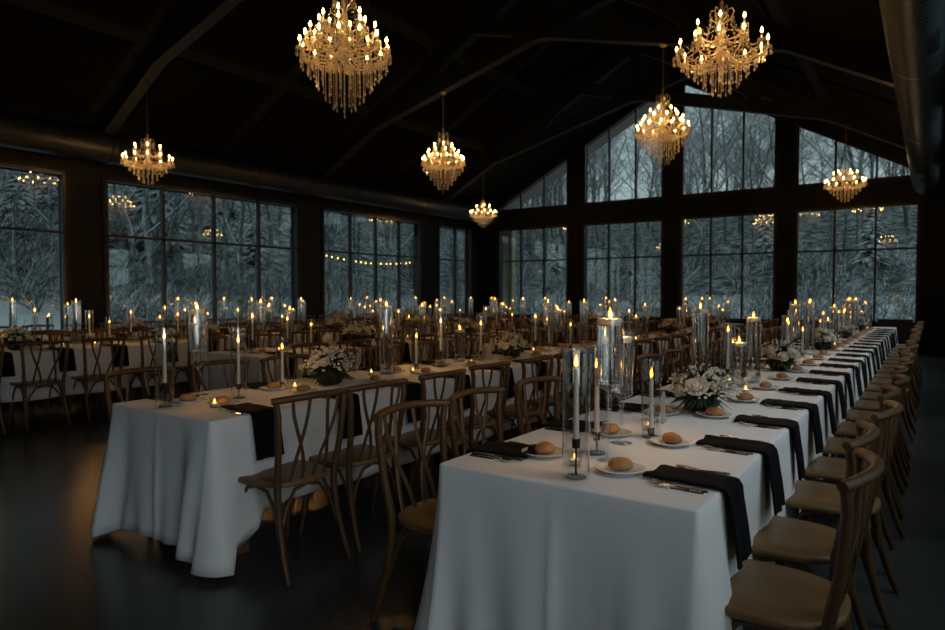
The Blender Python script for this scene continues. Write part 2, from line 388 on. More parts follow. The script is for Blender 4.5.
# scissor trusses
TY = [-3.9, 1.1, 6.05, 11.2, 16.1]
def truss(y):
    t = bpy.data.objects.new('roof_truss', None); COL.objects.link(t); t.location = (0, y, 0); t['kind'] = 'structure'; t['group'] = 'scissor roof trusses'
    for s in (-1, 1):
        xe = XC + s * 6.45
        MB().beam((XC, 0, zr(XC) - .17), (xe, 0, zr(xe) - .17), .2, .34).build('top_chord', M_beam, t)
        x1 = XC + s * 5.3; x2 = XC - s * 1.75; zc = lambda x: 6.24 + .14 - s * .264 * (x - XC)
        MB().beam((x1, s * .003, zc(x1)), (x2, s * .003, zc(x2)), .19, .28).build('bottom_chord', M_beam, t)
        MB().beam((XC + s * 2.9, 0, 5.75), (XC + s * 2.1, 0, zr(XC + 2.1) - .25), .14, .16).build('web_strut', M_beam, t)
    MB().box(XC - .11, XC + .11, -.105, .105, 6.2, zr(XC) - .1).build('king_post', M_beam, t)
    return t
for y in TY: truss(y)
# purlins and acoustic panels between trusses
pn = 0
panel_src = None
SN = ['lowest', 'middle', 'upper']
for bi in range(len(TY) - 1):
    ya, yb = TY[bi] + .35, TY[bi + 1] - .35
    for s in (-1, 1):
        for k in range(3):
            d0 = .55 + k * 1.92; d1 = d0 + 1.62
            for h in (0, 1):
                wy = (yb - ya - .35) / 2; y0 = ya + h * (wy + .35)
                b = MB(); xa, xb = XC + s * d0, XC + s * d1; za, zb = zr(xa), zr(xb)
                b.prism([(xa, za), (xb, zb), (xb, zb - .07), (xa, za - .07)], 1, y0, y0 + wy)
                o = b.build('ceiling_panel', M_panel)
                tag(o, 'dark acoustic panel on the %s slope of the vaulted ceiling, one of many alike' % ('window side' if s < 0 else 'ribbed duct side'), 'acoustic panel', 'ceiling panels on the %s slope' % ('window side' if s < 0 else 'ribbed duct side'))

# ducts
def duct(name, x, ribs, label, m):
    t = thing(name, label, 'air duct', (x, 0, 3.98)); n = 32; prof = []; y = Y0 + .05
    if ribs:
        while y < YG - .1:
            for dy, dr in ((0, -.014), (.03, .002), (.05, .020), (.07, .002)): prof.append((y + dy, .25 + dr))
            y += .10
    else: prof = [(y, .25), (YG - .02, .25)]
    vs = []; fs = []
    for yy, r in prof:
        for k in range(n): a = 2 * PI * k / n; vs.append((r * math.cos(a), yy, r * math.sin(a)))
    for i in range(len(prof) - 1):
        for k in range(n): q = (k + 1) % n; fs.append((i * n + q, i * n + k, (i + 1) * n + k, (i + 1) * n + q))
    b = MB(); b.add(vs, fs); b.build('duct_tube', m, t)
    for yy in (3.0, 6.1, 9.2, 12.2, 15.0, 17.9) if not ribs else (5.5, 8.7, 12.4, 15.9):
        r = MB(); vs = []; fs = []
        for q, rr in ((-.05, .252), (-.04, .268), (.04, .268), (.05, .252)):
            for k in range(n): a = 2 * PI * k / n; vs.append((rr * math.cos(a), yy + q, rr * math.sin(a)))
        for i in range(3):
            for k in range(n): q = (k + 1) % n; fs.append((i * n + q, i * n + k, (i + 1) * n + k, (i + 1) * n + q))
        r.add(vs, fs); r.build('joint_collar', m, t)
    ang0, side = (-.85, 1) if not ribs else (-1.25, 1)
    for yy in ((4.4, 7.2, 10.4, 13.6, 16.4) if not ribs else (4.9, 7.7, 10.9, 14.2)):
        g = MB(); vs = []; K = 5
        for i in range(2):
            for k in range(K + 1):
                a = ang0 + k * .09 if ribs else ang0 + k * .08
                vs.append((.262 * math.cos(a), yy + (i - .5) * (.62 if ribs else .8), .262 * math.sin(a)))
        g.add(vs, [(k, k + 1, K + 2 + k, K + 1 + k) for k in range(K)]); g.build('vent_grille', M_grille, t)
    for yy in TY[1:]:
        MB().box(-.01, .01, yy - .01, yy + .01, .24, zr(x) - 3.98 - .2).build('hanger_rod', M_black, t)
    return t
duct('round_duct', XL + .52, False, 'smooth dark round air duct running above the long side windows', M_ductb)
duct('ribbed_duct', -.16, True, 'ribbed grey spiral air duct hanging from the vaulted ceiling near the gable', M_duct)

o = MB(); o.box(-1.05, -.36, 18.45, 18.93, .12, .76); o.box(-1.08, -.33, 18.42, 18.95, .76, .79)
t = thing('low_cabinet', 'low dark cabinet against the gable window at the end of the table', 'cabinet', (0, 0, 0))
o.build('body', M_cab, t)
for x in (-1.0, -.42):
    for y in (18.5, 18.88): MB().box(x - .025, x + .025, y - .025, y + .025, 0, .12).build('foot', M_black, t)
for x0, x1 in ((-1.03, -.71), (-.70, -.38)):
    d = MB().box(x0, x1, 18.43, 18.45, .15, .73).build('door', M_cab, t); MB().box(x1 - .04 if x0 < -.9 else x0 + .03, x1 - .03 if x0 < -.9 else x0 + .04, 18.41, 18.43, .4, .5).build('handle', M_black, d)

# ------------------------------------------------------------------ outdoors
def th(x, y):
    m = max(0, min(1, (y - 11) / 4)); f = max(0, -15 - x) * .105 * (1 - m)
    a = max(0, ((-28 if y < 13 else -21 - (0 if y > 17 else (17 - y) * 1.5)) - x)) * .36; c = max(0, y - 29) * .25
    a = min(a + f, 12); c = min(c, 9.3)
    return -.25 + max(a, c) + .25 * math.sin(x * .5) * math.sin(y * .37 + 1) * min(1, max(0, max(-16 - x, y - 23)) / 6)
b = MB(); GX = [-95 + 2.5 * i for i in range(60)]; GY = [-30 + 2.5 * i for i in range(54)]
b.add([(x, y, th(x, y)) for y in GY for x in GX], [(j * 60 + i, j * 60 + i + 1, (j + 1) * 60 + i + 1, (j + 1) * 60 + i) for j in range(53) for i in range(59)])
o = b.build('ground', M_hill); o['kind'] = 'structure'

def bare_tree(seed, H, droop=0., lean=0.):
    r = random.Random(seed); b = MB()
    def branch(p, d, L, rad, lev):
        n = 4 if lev < 2 else 3; pts = [p]; rs = [rad]; q = p.copy(); dd = d.copy()
        for i in range(n):
            dd = (dd + Vector((r.uniform(-.22, .22), r.uniform(-.22, .22), r.uniform(-.05, .16) - droop * lev * .1))).normalized()
            q = q + dd * (L / n); pts.append(q.copy()); rs.append(max(.0075, rad * (1 - .7 * (i + 1) / n)))
        b.tube(pts, rs, 5 if lev < 2 else 3, False)
        if lev >= 4: return
        k = (9, 5, 4, 3)[lev]
        for j in range(k):
            f = (.3 if lev == 0 else .2) + (.7 if lev == 0 else .75) * (j + r.random()) / k
            i = min(n - 1, int(f * n)); pos = pts[i].lerp(pts[i + 1], f * n - i)
            az = r.uniform(0, 2 * PI); out = Vector((math.cos(az), math.sin(az), 0)); el = r.uniform(.35, .9) if lev == 0 else r.uniform(-.1, .7)
            nd = (dd * .55 + out * .8 + Vector((0, 0, el * .6))).normalized()
            branch(pos, nd, L * r.uniform(.34, .55), rs[i] * r.uniform(.35, .55), lev + 1)
    branch(Vector((0, 0, -.3)), Vector((lean, 0, 1)).normalized(), H, H * .0125, 0); return b.mesh('bare_tree', M_bark)
def conifer(seed, H, W):
    r = random.Random(seed); b = MB(); z = .12 * H
    while z < H * .98:
        k = (1 - z / H); L = W * k ** .8 + .05; nb = int(7 + 5 * k)
        for j in range(nb):
            az = r.uniform(0, 2 * PI); l = L * r.uniform(.75, 1.1); o = Vector((math.cos(az), math.sin(az), 0)); s = Vector((-o.y, o.x, 0)); pr = None
            pts = [Vector((0, 0, z)) + o * (l * t) + Vector((0, 0, -.35 * l * t * t - .05 * t)) for t in (0, .35, .7, 1)]
            wds = [.04, .16 * l + .05, .13 * l + .04, .01]
            vs = []
            for p, wd in zip(pts, wds): vs += [p - s * wd + Vector((0, 0, -.3 * wd - r.uniform(0, .03))), p + Vector((0, 0, .02)), p + s * wd + Vector((0, 0, -.3 * wd - r.uniform(0, .03)))]
            fs = []
            for i in range(3): a = i * 3; fs += [(a, a + 1, a + 4, a + 3), (a + 1, a + 2, a + 5, a + 4)]
            b.add(vs, fs)
        z += H * .045
    me = b.mesh('conifer', M_needle); t = MB(); t.tube([(0, 0, -.3), (0, 0, H * .95)], [H * .016, .01], 6); return me, t.mesh('conifer_trunk', M_bark)
def shrub(seed, H):
    r = random.Random(seed); b = MB()
    for i in range(16):
        az = r.uniform(0, 2 * PI); el = r.uniform(.7, 2.2); d = Vector((math.cos(az), math.sin(az), el)).normalized(); L = H * r.uniform(.6, 1.0)
        pts = [Vector((0, 0, -.1)) + d * (L * t) + Vector((r.uniform(-.05, .05), r.uniform(-.05, .05), -.28 * L * t * t)) for t in (0, .3, .65, 1)]
        b.tube(pts, [.028, .02, .012, .006], 4, False)
        for k in range(7):
            t = r.uniform(.25, .95); p = pts[0].lerp(pts[3], t) + Vector((0, 0, .1 * L * (1 - t))); q = (d + Vector((r.uniform(-1, 1), r.uniform(-1, 1), r.uniform(-.2, .7)))).normalized()
            m = p + q * (.16 * H); e = m + q * (.14 * H) + Vector((0, 0, -.05 * H)); b.tube([p, m, e], [.013, .010, .005], 3, False)
    return b.mesh('snowy_shrub', M_bark)
BT = [bare_tree(11, 11), bare_tree(12, 13, .3), bare_tree(13, 9.5, .6, .12), bare_tree(14, 12, .15, -.1)]
CF = [conifer(21, 4.2, 1.2), conifer(22, 6.5, 1.5)]
SH = [shrub(31, 2.4), shrub(32, 3.2)]
TR = random.Random(5)
def put_tree(x, y):
    o = bpy.data.objects.new('bare_tree', BT[TR.randrange(4)]); COL.objects.link(o); o.location = (x, y, th(x, y)); o.rotation_euler = (0, 0, TR.uniform(0, 6.3)); s = TR.uniform(.6, .95); o.scale = (s, s, s)
    side = 'long side windows' if x < -13 and y < 22 else 'gable windows'
    tag(o, 'bare snow-dusted tree in the wood outside the ' + side, 'tree', 'bare trees outside the ' + side)
def put_conifer(x, y):
    c = CF[TR.randrange(2)]; s = TR.uniform(.6, 1.1)
    o = thing('conifer', None, None, (x, y, th(x, y)), TR.uniform(0, 6)); o.scale = (s, s, s)
    side = 'long side windows' if x < -13 and y < 22 else 'gable windows'
    tag(o, 'snow-laden evergreen in the wood outside the ' + side, 'tree', 'evergreens outside the ' + side)
    for me, nm in ((c[0], 'foliage'), (c[1], 'trunk')):
        q = bpy.data.objects.new(nm, me); COL.objects.link(q); q.parent = o
def put_shrub(x, y):
    o = bpy.data.objects.new('snowy_shrub', SH[TR.randrange(2)]); COL.objects.link(o); o.location = (x, y, th(x, y)); o.rotation_euler = (0, 0, TR.uniform(0, 6.3))
    side = 'long side windows' if x < -13 and y < 22 else 'gable windows'
    tag(o, 'leafless snowy shrub outside the ' + side, 'shrub', 'snowy shrubs outside the ' + side)
for i in range(62):      # wood beyond the long windows
    x = -TR.uniform(21, 46); f = TR.uniform(.30, 2.1); y = abs(x) * f * TR.uniform(.95, 1.05)
    if y < 13 and x > -27: x -= 8
    put_tree(x, y)
for i in range(52):      # wood beyond the gable
    y = TR.uniform(36, 64); x = -y * TR.uniform(-.06, .74) + TR.uniform(-1, 1)
    put_tree(x, y)
for i in range(44):
    x = -TR.uniform(19, 30); y = abs(x) * TR.uniform(.55, 1.7); y = max(y, 12.5); put_tree(x, y)
for i in range(80):
    y = TR.uniform(46, 76); put_tree(-y * TR.uniform(-.05, .72), y)
for i in range(10):
    x = -TR.uniform(29, 42); y = TR.uniform(9, 30); put_conifer(x, y)
for i in range(26):
    x = -TR.uniform(26, 34); put_shrub(x - 2, abs(x) * TR.uniform(.3, .6))
for i in range(10):
    x = -TR.uniform(32, 44); y = TR.uniform(4, 20); put_conifer(x, y)
for i in range(9):
    y = TR.uniform(36, 52); put_conifer(-y * TR.uniform(-.05, .72), y)
for i in range(90):
    y = TR.uniform(24, 42); put_shrub(-y * TR.uniform(-.06, .72), y)
for i in range(46):
    x = -TR.uniform(17.5, 27); y = TR.uniform(9.5, 24); put_shrub(x, y)
t = thing('porch_post', 'pale timber porch post standing outside the corner gable window', 'post', (-12.46, 20.05, -.25))
MB().box(-.33, .33, -.12, .12, .15, 4.35).build('shaft', M_post, t); MB().box(-.38, .38, -.17, .17, 0, .15).build('base', M_post, t)
# string lights outside the long wall
sl = thing('string_lights', 'string of small yellow bulbs swagged outside the long side windows', 'string lights', (0, 0, 0))
pts = []
for i in range(41):
    y = 12.4 + i * .11; s = (i % 40) / 40; pts.append(Vector((-13.6, y, 2.50 - .17 * math.sin(PI * s))))
MB().tube(pts, .006, 4).build('cable', M_black, sl)
for i in range(2, 40, 2):
    p = pts[i]; q = MB(); q.ell((p.x, p.y + TR.uniform(-.05, .05), p.z - .04), (.019, .019, .025), 6, 5); q.build('bulb', M_sbulb, sl)
for yy in (12.4, 16.8): MB().box(-13.62, -13.57, yy - .02, yy + .02, -.3, 2.55).build('support_pole', M_black, sl)

# ------------------------------------------------------------------ long tables under white cloths
TH = .76
# (centre x, near end, far end, phrase)
TAB = [(-1.007, 1.91, 14.75, 'table under the duct', -.54 * 0),
       (-3.357, 1.91, 14.75, 'second table from the duct', 0),
       (-5.92, 4.18, 14.75, 'third table from the duct', 0),
       (-8.37, 1.91, 14.75, 'fourth table from the duct', 0),
       (-10.70, 1.91, 14.75, 'table beside the side windows', 0)]
TLAB = ['long banquet table hidden under white linen below the ribbed duct', 'long banquet table under white linen, second from the ribbed duct',
        'long banquet table under white linen, third from the ribbed duct', 'long banquet table under white linen, fourth from the ribbed duct',
        'long banquet table under white linen beside the long side windows']
HW = .475
def cloth(xc, ya, yb, seed, front_drop=.668):
    r = random.Random(seed); rc = .02; pts = []   # (pos, normal, side code, arc)
    hx = HW - rc; y0, y1 = ya + rc, yb - rc; arc = 0
    def seg(a, bb, nrm, code, n):
        nonlocal arc
        L = (Vector(bb) - Vector(a)).length
        for i in range(n): f = i / n; pts.append((Vector(a).lerp(Vector(bb), f), Vector(nrm), code, arc + f * L, f))
        arc += L
    nx = 60; ny = int((yb - ya) / .09)
    def corner(cx, cy_, a0):
        nonlocal arc
        for i in range(9):
            a = a0 + PI / 2 * i / 9; d = Vector((math.cos(a), math.sin(a))); pts.append((Vector((cx, cy_)) + d * rc, d, 'c', arc + i * .02, i / 9))
        arc += .18
    seg((-hx, y0 - rc), (hx, y0 - rc), (0, -1), 'f', nx); corner(hx, y0, -PI / 2)
    seg((hx + rc, y0), (hx + rc, y1), (1, 0), 'r', ny); corner(hx, y1, 0)
    seg((hx, y1 + rc), (-hx, y1 + rc), (0, 1), 'b', nx); corner(-hx, y1, PI / 2)
    seg((-hx - rc, y1), (-hx - rc, y0), (-1, 0), 'l', ny); corner(-hx, y0, PI)
    N = len(pts); rows = []
    ph = [r.uniform(0, 6.28) for _ in range(6)]
    def near_corner(p):
        dx = min(abs(p.x - hx - rc), abs(p.x + hx + rc)); dy = min(abs(p.y - y0), abs(p.y - y1)); return math.hypot(dx, dy)
    for o_, z_ in ((-.018, 0), (-.012, .0002), (-.007, .0012), (-.0025, .0035), (0, .008)): rows.append([(p + n * o_, TH - z_) for p, n, c, a, f in pts])
    K = 12
    for k in range(1, K + 1):
        t = k / K; row = []
        for p, n, c, a, f in pts:
            dc = near_corner(p); cw = math.exp(-(dc / .12) ** 2)
            drop_side = .50; drop_end = front_drop
            if c in 'fb': base = drop_end
            elif c in 'rl': base = drop_side + (drop_end - drop_side) * math.exp(-(dc / .16) ** 2)
            else: base = drop_end
            drop = min(.75, base + .055 * cw)
            fl = .016 + .06 * math.exp(-(dc / .22) ** 2) + .062 * math.exp(-dc / .22) * math.cos(2 * PI * dc / .19) * t
            am = .007 + .022 * math.exp(-((dc - .14) / .13) ** 2)
            wv = am * (math.sin(a * 2 * PI / .43 + ph[0]) + .6 * math.sin(a * 2 * PI / .27 + ph[1])) + .010 * math.sin(a * 2 * PI / 1.1 + ph[2])
            if c == 'f': wv += .022 * math.exp(-abs(p.x) / .022) + .010 * math.exp(-((p.x - .18) / .03) ** 2) * t
            z = TH - .008 - drop * t + (.006 * math.sin(a * 9 + ph[3])) * t
            q = p + n * (fl * t ** 1.15 + wv * min(1, t * 1.6) * (1 if c != 'c' else .6))
            row.append((q, max(.006, z)))
        rows.append(row)
    b = MB(); vs = [(q.x + xc, q.y, z) for row in rows for q, z in row]; fs = []
    for i in range(len(rows) - 1):
        for k in range(N): q = (k + 1) % N; fs.append((i * N + q, i * N + k, (i + 1) * N + k, (i + 1) * N + q))
    fs.append(tuple(range(N))); b.add(vs, fs)
    o = b.build('tablecloth', M_cloth); m = o.modifiers.new('thick', 'SOLIDIFY'); m.thickness = .0025; m.offset = -1
    return o
CLAB = ['white floor-length linen cloth on the table under the ribbed duct', 'white linen cloth with a draped corner, second table from the ribbed duct', 'white linen cloth on the third table from the ribbed duct',
        'white linen cloth on the fourth table from the ribbed duct', 'white linen cloth on the table beside the long side windows']
for i, (x, a, c, ph, _) in enumerate(TAB):
    t = thing('banquet_table', TLAB[i], 'table', (x, a, 0), 0)
    L = c - a; MB().box(-HW + .03, HW - .03, .03, L - .03, .70, .748).build('tabletop', M_table, t)
    k = max(1, round(L / 2.5))
    for j in range(k):
        for yy in (.25 + j * L / k, (j + 1) * L / k - .25):
            for xx in (-.31, .31): MB().box(xx - .05, xx + .05, yy - .05, yy + .05, 0, .70).build('leg', M_table, t)
    o = cloth(x, a, c, 40 + i); tag(o, CLAB[i], 'tablecloth')

# ------------------------------------------------------------------ cross-back chair
def make_chair():
    t = thing('crossback_chair', 'x', 'chair')
    b = MB(); n = 40; pr = []
    for (k, z) in ((.90, .432), (.985, .436), (1.0, .446), (.99, .456), (.95, .462), (.5, .457), (0.05, .456)):
        for i in range(n):
            a = 2 * PI * i / n; cx, sy = math.cos(a), math.sin(a)
            x = -.018 + .224 * math.copysign(abs(cx) ** .72, cx); y = .215 * math.copysign(abs(sy) ** .72, sy) * (1 - .09 * cx)
            pr.append((x * k, y * k, z))
    fs = [tuple(range(n))[::-1], tuple(6 * n + i for i in range(n))]
    for j in range(6):
        for i in range(n): q = (i + 1) % n; fs.append((j * n + i, j * n + q, (j + 1) * n + q, (j + 1) * n + i))
    b.add(pr, fs).build('seat', M_seat, t)
    for s in (-1, 1):
        MB().tube([(-.18, s * .165, .44), (-.188, s * .172, .28), (-.205, s * .182, .12), (-.23, s * .19, 0)], [.018, .0175, .016, .013], 10).build('leg', M_wood, t)
        MB().tube([(.205, s * .218, .872), (.212, s * .212, .80), (.195, s * .198, .62), (.168, s * .185, .47), (.165, s * .182, .40), (.185, s * .186, .24), (.225, s * .195, .10), (.262, s * .20, 0)],
                  [.0155, .016, .0165, .0185, .0185, .0175, .016, .013], 10).build('leg', M_wood, t)
        MB().tube([(-.16, s * .175, .20), (-.13, s * .176, .33), (-.07, s * .178, .41), (.005, s * .18, .427), (.08, s * .178, .41), (.14, s * .178, .33), (.185, s * .182, .20)], .0095, 8).build('brace', M_wood, t)
    MB().tube([(-.16, -.17, .20), (-.155, -.14, .33), (-.15, -.08, .41), (-.15, 0, .428), (-.15, .08, .41), (-.155, .14, .33), (-.16, .17, .20)], .0095, 8).build('brace', M_wood, t)
    MB().tube([(.185, -.18, .20), (.175, -.14, .33), (.168, -.08, .41), (.165, 0, .428), (.168, .08, .41), (.175, .14, .33), (.185, .18, .20)], .0095, 8).build('brace', M_wood, t)
    pts = []
    for i in range(13):
        f = -1 + i / 6; pts.append((.20 + .066 * (1 - f * f), f * .24, .872 + .012 * (1 - f * f)))
    MB().tube(pts, [.0165] + [.0175] * 11 + [.0165], 12).build('top_rail', M_wood, t)
    for y0, y1, o_ in ((-.15, -.035, .004), (-.055, -.105, -.004), (.055, .105, .004), (.15, .035, -.004)):
        P = []
        for k in range(7):
            f = k / 6; e = f * f * (3 - 2 * f); yy = y0 + (y1 - y0) * e; f2 = yy / .245
            xt = .20 + .066 * (1 - f2 * f2); P.append((xt * (1 - f) + .168 * f + .012 * math.sin(PI * f) + o_, yy, .868 - .415 * f))
        MB().tube(P, .011, 8, True, .55).build('back_slat', M_wood, t)
    return t
chair0 = make_chair(); chair_snap = snapshot(chair0); chair_mesh = flatten(chair0, 'crossback_chair')
used = [False]; CR = random.Random(3)
def seq(y0, step, y1):
    o = []; y = y0
    while y < y1: o.append(y); y += step
    return o
def dist(x, y): return math.hypot(x, y)
def chair(x, y, rz, label, group):
    if dist(x, y) > 9.5:
        o = bpy.data.objects.new('crossback_chair', chair_mesh); COL.objects.link(o); o.location = (x, y, 0); o.rotation_euler = (0, 0, rz)
        tag(o, label, 'chair', group); return o
    if not used[0]:
        used[0] = True; chair0.location = (x, y, 0); chair0.rotation_euler = (0, 0, rz); chair0['label'] = label; chair0['group'] = group; return chair0
    return dup(chair_snap, (x, y, 0), rz, label, group)
SIDE = {1: 'duct side', -1: 'window side'}
MANUAL = {(0, 1): [2.21, 2.75, 3.40], (0, -1): [2.22, 2.73, 3.30], (1, 1): [2.25, 2.73, 3.33], (1, -1): [2.28, 2.88, 3.44], (3, 1): [2.5, 3.10, 3.70]}
SETY = {}
for ti, (x, a, c, ph, _) in enumerate(TAB):
    for s in (1, -1):
        m = MANUAL.get((ti, s), [a + .32]); ys = m + seq(m[-1] + .605, .605, c - .22); SETY[(ti, s)] = [a + .32 + .605 * k if ti > 1 else 2.215 + .6 * k for k in range(int((c - a - .3) / .605))]
        for k, y in enumerate(ys):
            xx = x + s * (HW + (.125 if ti == 1 and s > 0 else .155) + CR.uniform(-.02, .03)); rz = (0 if s > 0 else PI) + CR.uniform(-.045, .045)
            if ti == 0 and s > 0: xx = x + HW + (.147, .107, .158, .13, .155, .135, .15)[k % 7]
            chair(xx, y + (CR.uniform(-.02, .02) if k > 2 else 0), rz, 'wooden cross-back chair, %s from near end, %s, %s' % (ORD[k], SIDE[s], ph), 'cross-back chairs at %s' % ph)

# ------------------------------------------------------------------ place settings
def napkin_mesh(seed):
    r = random.Random(seed); g = []; W_ = .165; p1, p2 = r.uniform(0, 6), r.uniform(0, 6)
    path = [(-.25, .016), (-.235, .019), (-.19, .015), (-.14, .017), (-.09, .015), (-.04, .014), (-.008, .0135), (.008, .009), (.0155, -.004), (.019, -.03), (.026, -.08), (.034, -.13), (.040, -.18), (.045, -.225)]
    for i, (x, z) in enumerate(path):
        row = []
        for j in range(8):
            f = j / 7 - .5; wv = .0035 * math.sin(f * 9 + p1) * (1 if i > 8 else .5)
            sk = .010 * (i > 8) * (i - 8) / 5 * math.sin(p2)
            if i <= 7: row.append((x + .006 * math.sin(f * 5 + p2) * (i < 2), f * W_, max(.0105, z + wv + (.006 * math.exp(-((f + .3) / .12) ** 2) if i < 6 else 0))))
            else: row.append((x + wv * 1.6 + .004 * math.sin(f * 14 + p2), f * W_ * (1 + .04 * (i - 8) / 5) + sk, z))
        g.append(row)
    b = MB(); b.sheet(g, -.0085); return b.mesh('napkin', M_napkin)
NAP = [napkin_mesh(60 + i) for i in range(4)]
def napkin_flip(me): return me
def plate_mesh():
    b = MB(); b.lathe([(.045, .001), (.050, .0), (.052, .004), (.066, .010), (.086, .0155), (.0875, .0175), (.085, .0185), (.066, .0135), (.052, .0075), (.046, .0065), (.001, .006)], 36); return b.mesh('bread_plate', M_porc)
PLATE = plate_mesh()
def roll_mesh(seed):
    r = random.Random(seed); b = MB(); n, m = 18, 11; p = [r.uniform(0, 6) for _ in range(4)]; vs = []; fs = []; el = r.uniform(1.05, 1.35)
    for i in range(m + 1):
        t = PI * i / m
        for k in range(n):
            a = 2 * PI * k / n; w_ = 1 + .05 * math.sin(2 * a + p[0]) + .04 * math.sin(3 * a + p[1]); z = -math.cos(t)
            z = z * .017 if z < 0 else z * .027 * (1 - .18 * math.exp(-(math.sin(a) * math.sin(t) / .16) ** 2) * (.4 + .6 * abs(math.sin(p[2]))))
            vs.append((.036 * el * math.sin(t) ** .8 * math.cos(a) * w_, .034 * math.sin(t) ** .8 * math.sin(a) * w_, z + .017))
    for i in range(m):
        for k in range(n): q = (k + 1) % n; fs.append((i * n + k, i * n + q, (i + 1) * n + q, (i + 1) * n + k))
    return b.add(vs, fs).mesh('bread_roll', M_bread)
ROLL = [roll_mesh(70 + i) for i in range(5)]
def handle(b, x0, x1, w0, w1):
    prof = [(x0, w0 * .5, .004), (x0 + (x1 - x0) * .25, w0 * .55, .005), (x0 + (x1 - x0) * .6, w1 * .62, .006), (x0 + (x1 - x0) * .9, w1 * .8, .0065), (x1, w1 * .4, .005)]
    for (a, wa, ha), (c, wc, hc) in zip(prof, prof[1:]):
        b.add([(a, -wa, .0), (a, 0, ha), (a, wa, .0), (c, -wc, .0), (c, 0, hc), (c, wc, .0)], [(0, 3, 4, 1), (1, 4, 5, 2), (0, 2, 5, 3)])
    for k in range(4): u = x0 + (x1 - x0) * (.62 + .09 * k); b.octa((u, 0, .006), w1 * .55, .002)
def flat_mesh(kind):
    b = MB(); handle(b, .0, .105, .006, .0095)
    if kind == 'fork':
        b.sheet([[(0, -.003, .004), (0, .003, .004)], [(-.02, -.009, .006), (-.02, .009, .006)], [(-.035, -.012, .005), (-.035, .012, .005)]], .002)
        for k in range(4): y = -.0105 + .007 * k; b.tube([(-.034, y, .005), (-.055, y, .007), (-.078, y, .012)], [.0019, .0017, .0008], 5)
    elif kind == 'knife': b.sheet([[(0, -.004, .006), (0, .004, .004)], [(-.05, -.008, .007), (-.05, .006, .003)], [(-.10, -.007, .007), (-.10, .006, .003)], [(-.125, -.001, .005), (-.125, .004, .003)]], .0018)
    elif kind == 'spoon': b.tube([(0, 0, .004), (-.03, 0, .006)], .0028, 6); b.ell((-.055, 0, .0065), (.028, .0175, .0045), 14, 5)
    return b.mesh(kind, M_silver)
FLAT = {k: flat_mesh(k) for k in ('fork', 'knife', 'spoon')}
def single(name, me, loc, rz, label, cat, group):
    o = bpy.data.objects.new(name, me); COL.objects.link(o); o.location = loc; o.rotation_euler = (0, 0, rz); return tag(o, label, cat, group)
PR = random.Random(9)
NFLAT = {0: 22, 1: 14, 2: 4}
for ti, (x, a, c, ph, _) in enumerate(TAB):
    for s in (1, -1):
        for k, y in enumerate(SETY[(ti, s)]):
            if ti == 4 and s < 0 and k % 1: continue
            e = x + s * HW; rz = 0 if s > 0 else PI; wh = '%s from near end, %s, %s' % (ORD[k], SIDE[s], ph)
            yy = y + PR.uniform(-.012, .012)
            single('napkin', NAP[PR.randrange(4)], (e + s * .0025, yy, TH - .009), rz + PR.uniform(-.05, .05), 'folded black napkin, ' + wh, 'napkin', 'black napkins on %s' % ph)
            if ti == 3 and k > 16 or ti == 4 and (k > 12): continue
            pp = (x + s * (.125 + PR.uniform(-.012, .012)), yy + (.0 if s > 0 else -.06) + PR.uniform(-.03, .03))
            if ti == 0 and s > 0 and k == 0: pp = (-.882, 2.175)
            if ti == 0 and s > 0 and k == 1: pp = (-.872, 2.69)
            if ti == 0 and s < 0 and k == 0: pp = (-1.215, 2.235)
            single('bread_plate', PLATE, (pp[0], pp[1], TH + .0005), 0, 'white bread plate, ' + wh, 'plate', 'bread plates on %s' % ph)
            single('bread_roll', ROLL[PR.randrange(5)], (pp[0] + PR.uniform(-.008, .008), pp[1] + PR.uniform(-.008, .008), TH + .0075), PR.uniform(0, 6.2), 'golden bread roll on plate, ' + wh, 'bread roll', 'bread rolls on %s' % ph)
            if k < NFLAT.get(ti, 0):
                # forks to the sitter's left, knife and spoon to the right
                for nm, off, q in (('fork', -.108, 0), ('fork', -.135, .01), ('knife', .108, -.01), ('spoon', .135, 0)):
                    if ti and (nm == 'spoon' or q == .01): continue
                    wd = {('fork', 0): 'inner fork', ('fork', .01): 'outer fork', ('knife', -.01): 'knife', ('spoon', 0): 'spoon'}[(nm, q)]
                    single(nm, FLAT[nm], (e - s * (.135 + q + PR.uniform(-.006, .006)), yy + s * off + PR.uniform(-.004, .004), TH + .001), rz + PR.uniform(-.06, .06),
                           ('silver %s, ' % wd) + 'setting ' + wh, nm, '%ss on %s' % (nm, ph))

# ------------------------------------------------------------------ candles, vases, flowers
def flame_mesh(h, r, m, core=None):
    b = MB(); b.lathe([(r * .25, 0), (r * .75, h * .12), (r, h * .3), (r * .8, h * .52), (r * .4, h * .78), (r * .05, h)], 10)
    return b
def lamp(parent, z, e, col=(1, .48, .14)):
    l = LMP.get(e)
    if not l:
        l = bpy.data.lights.new('candle_light', 'POINT'); l.energy = e; l.color = col; l.shadow_soft_size = 0; LMP[e] = l
    o = bpy.data.objects.new('candle_light', l); COL.objects.link(o); o.parent = parent; o.location = (0, 0, z); return o
LMP = {}
CANDLE_W = 1.05
FL = flame_mesh(.042, .0072, 0).mesh('flame', M_flame); FLC = flame_mesh(.022, .0042, 0).mesh('flame_core', M_core); FV = flame_mesh(.022, .0055, 0).mesh('flame', M_glow)
def add_flame(parent, z, me=None, p=CANDLE_W, tilt=0.):
    o = bpy.data.objects.new('flame', me or FL); COL.objects.link(o); o.parent = parent; o.location = (0, 0, z); o.rotation_euler = (tilt, 0, 0)
    if me is None:
        c = bpy.data.objects.new('flame_core', FLC); COL.objects.link(c); c.parent = o; c.location = (0, 0, .004)
    if p: lamp(parent, z + .02, p)
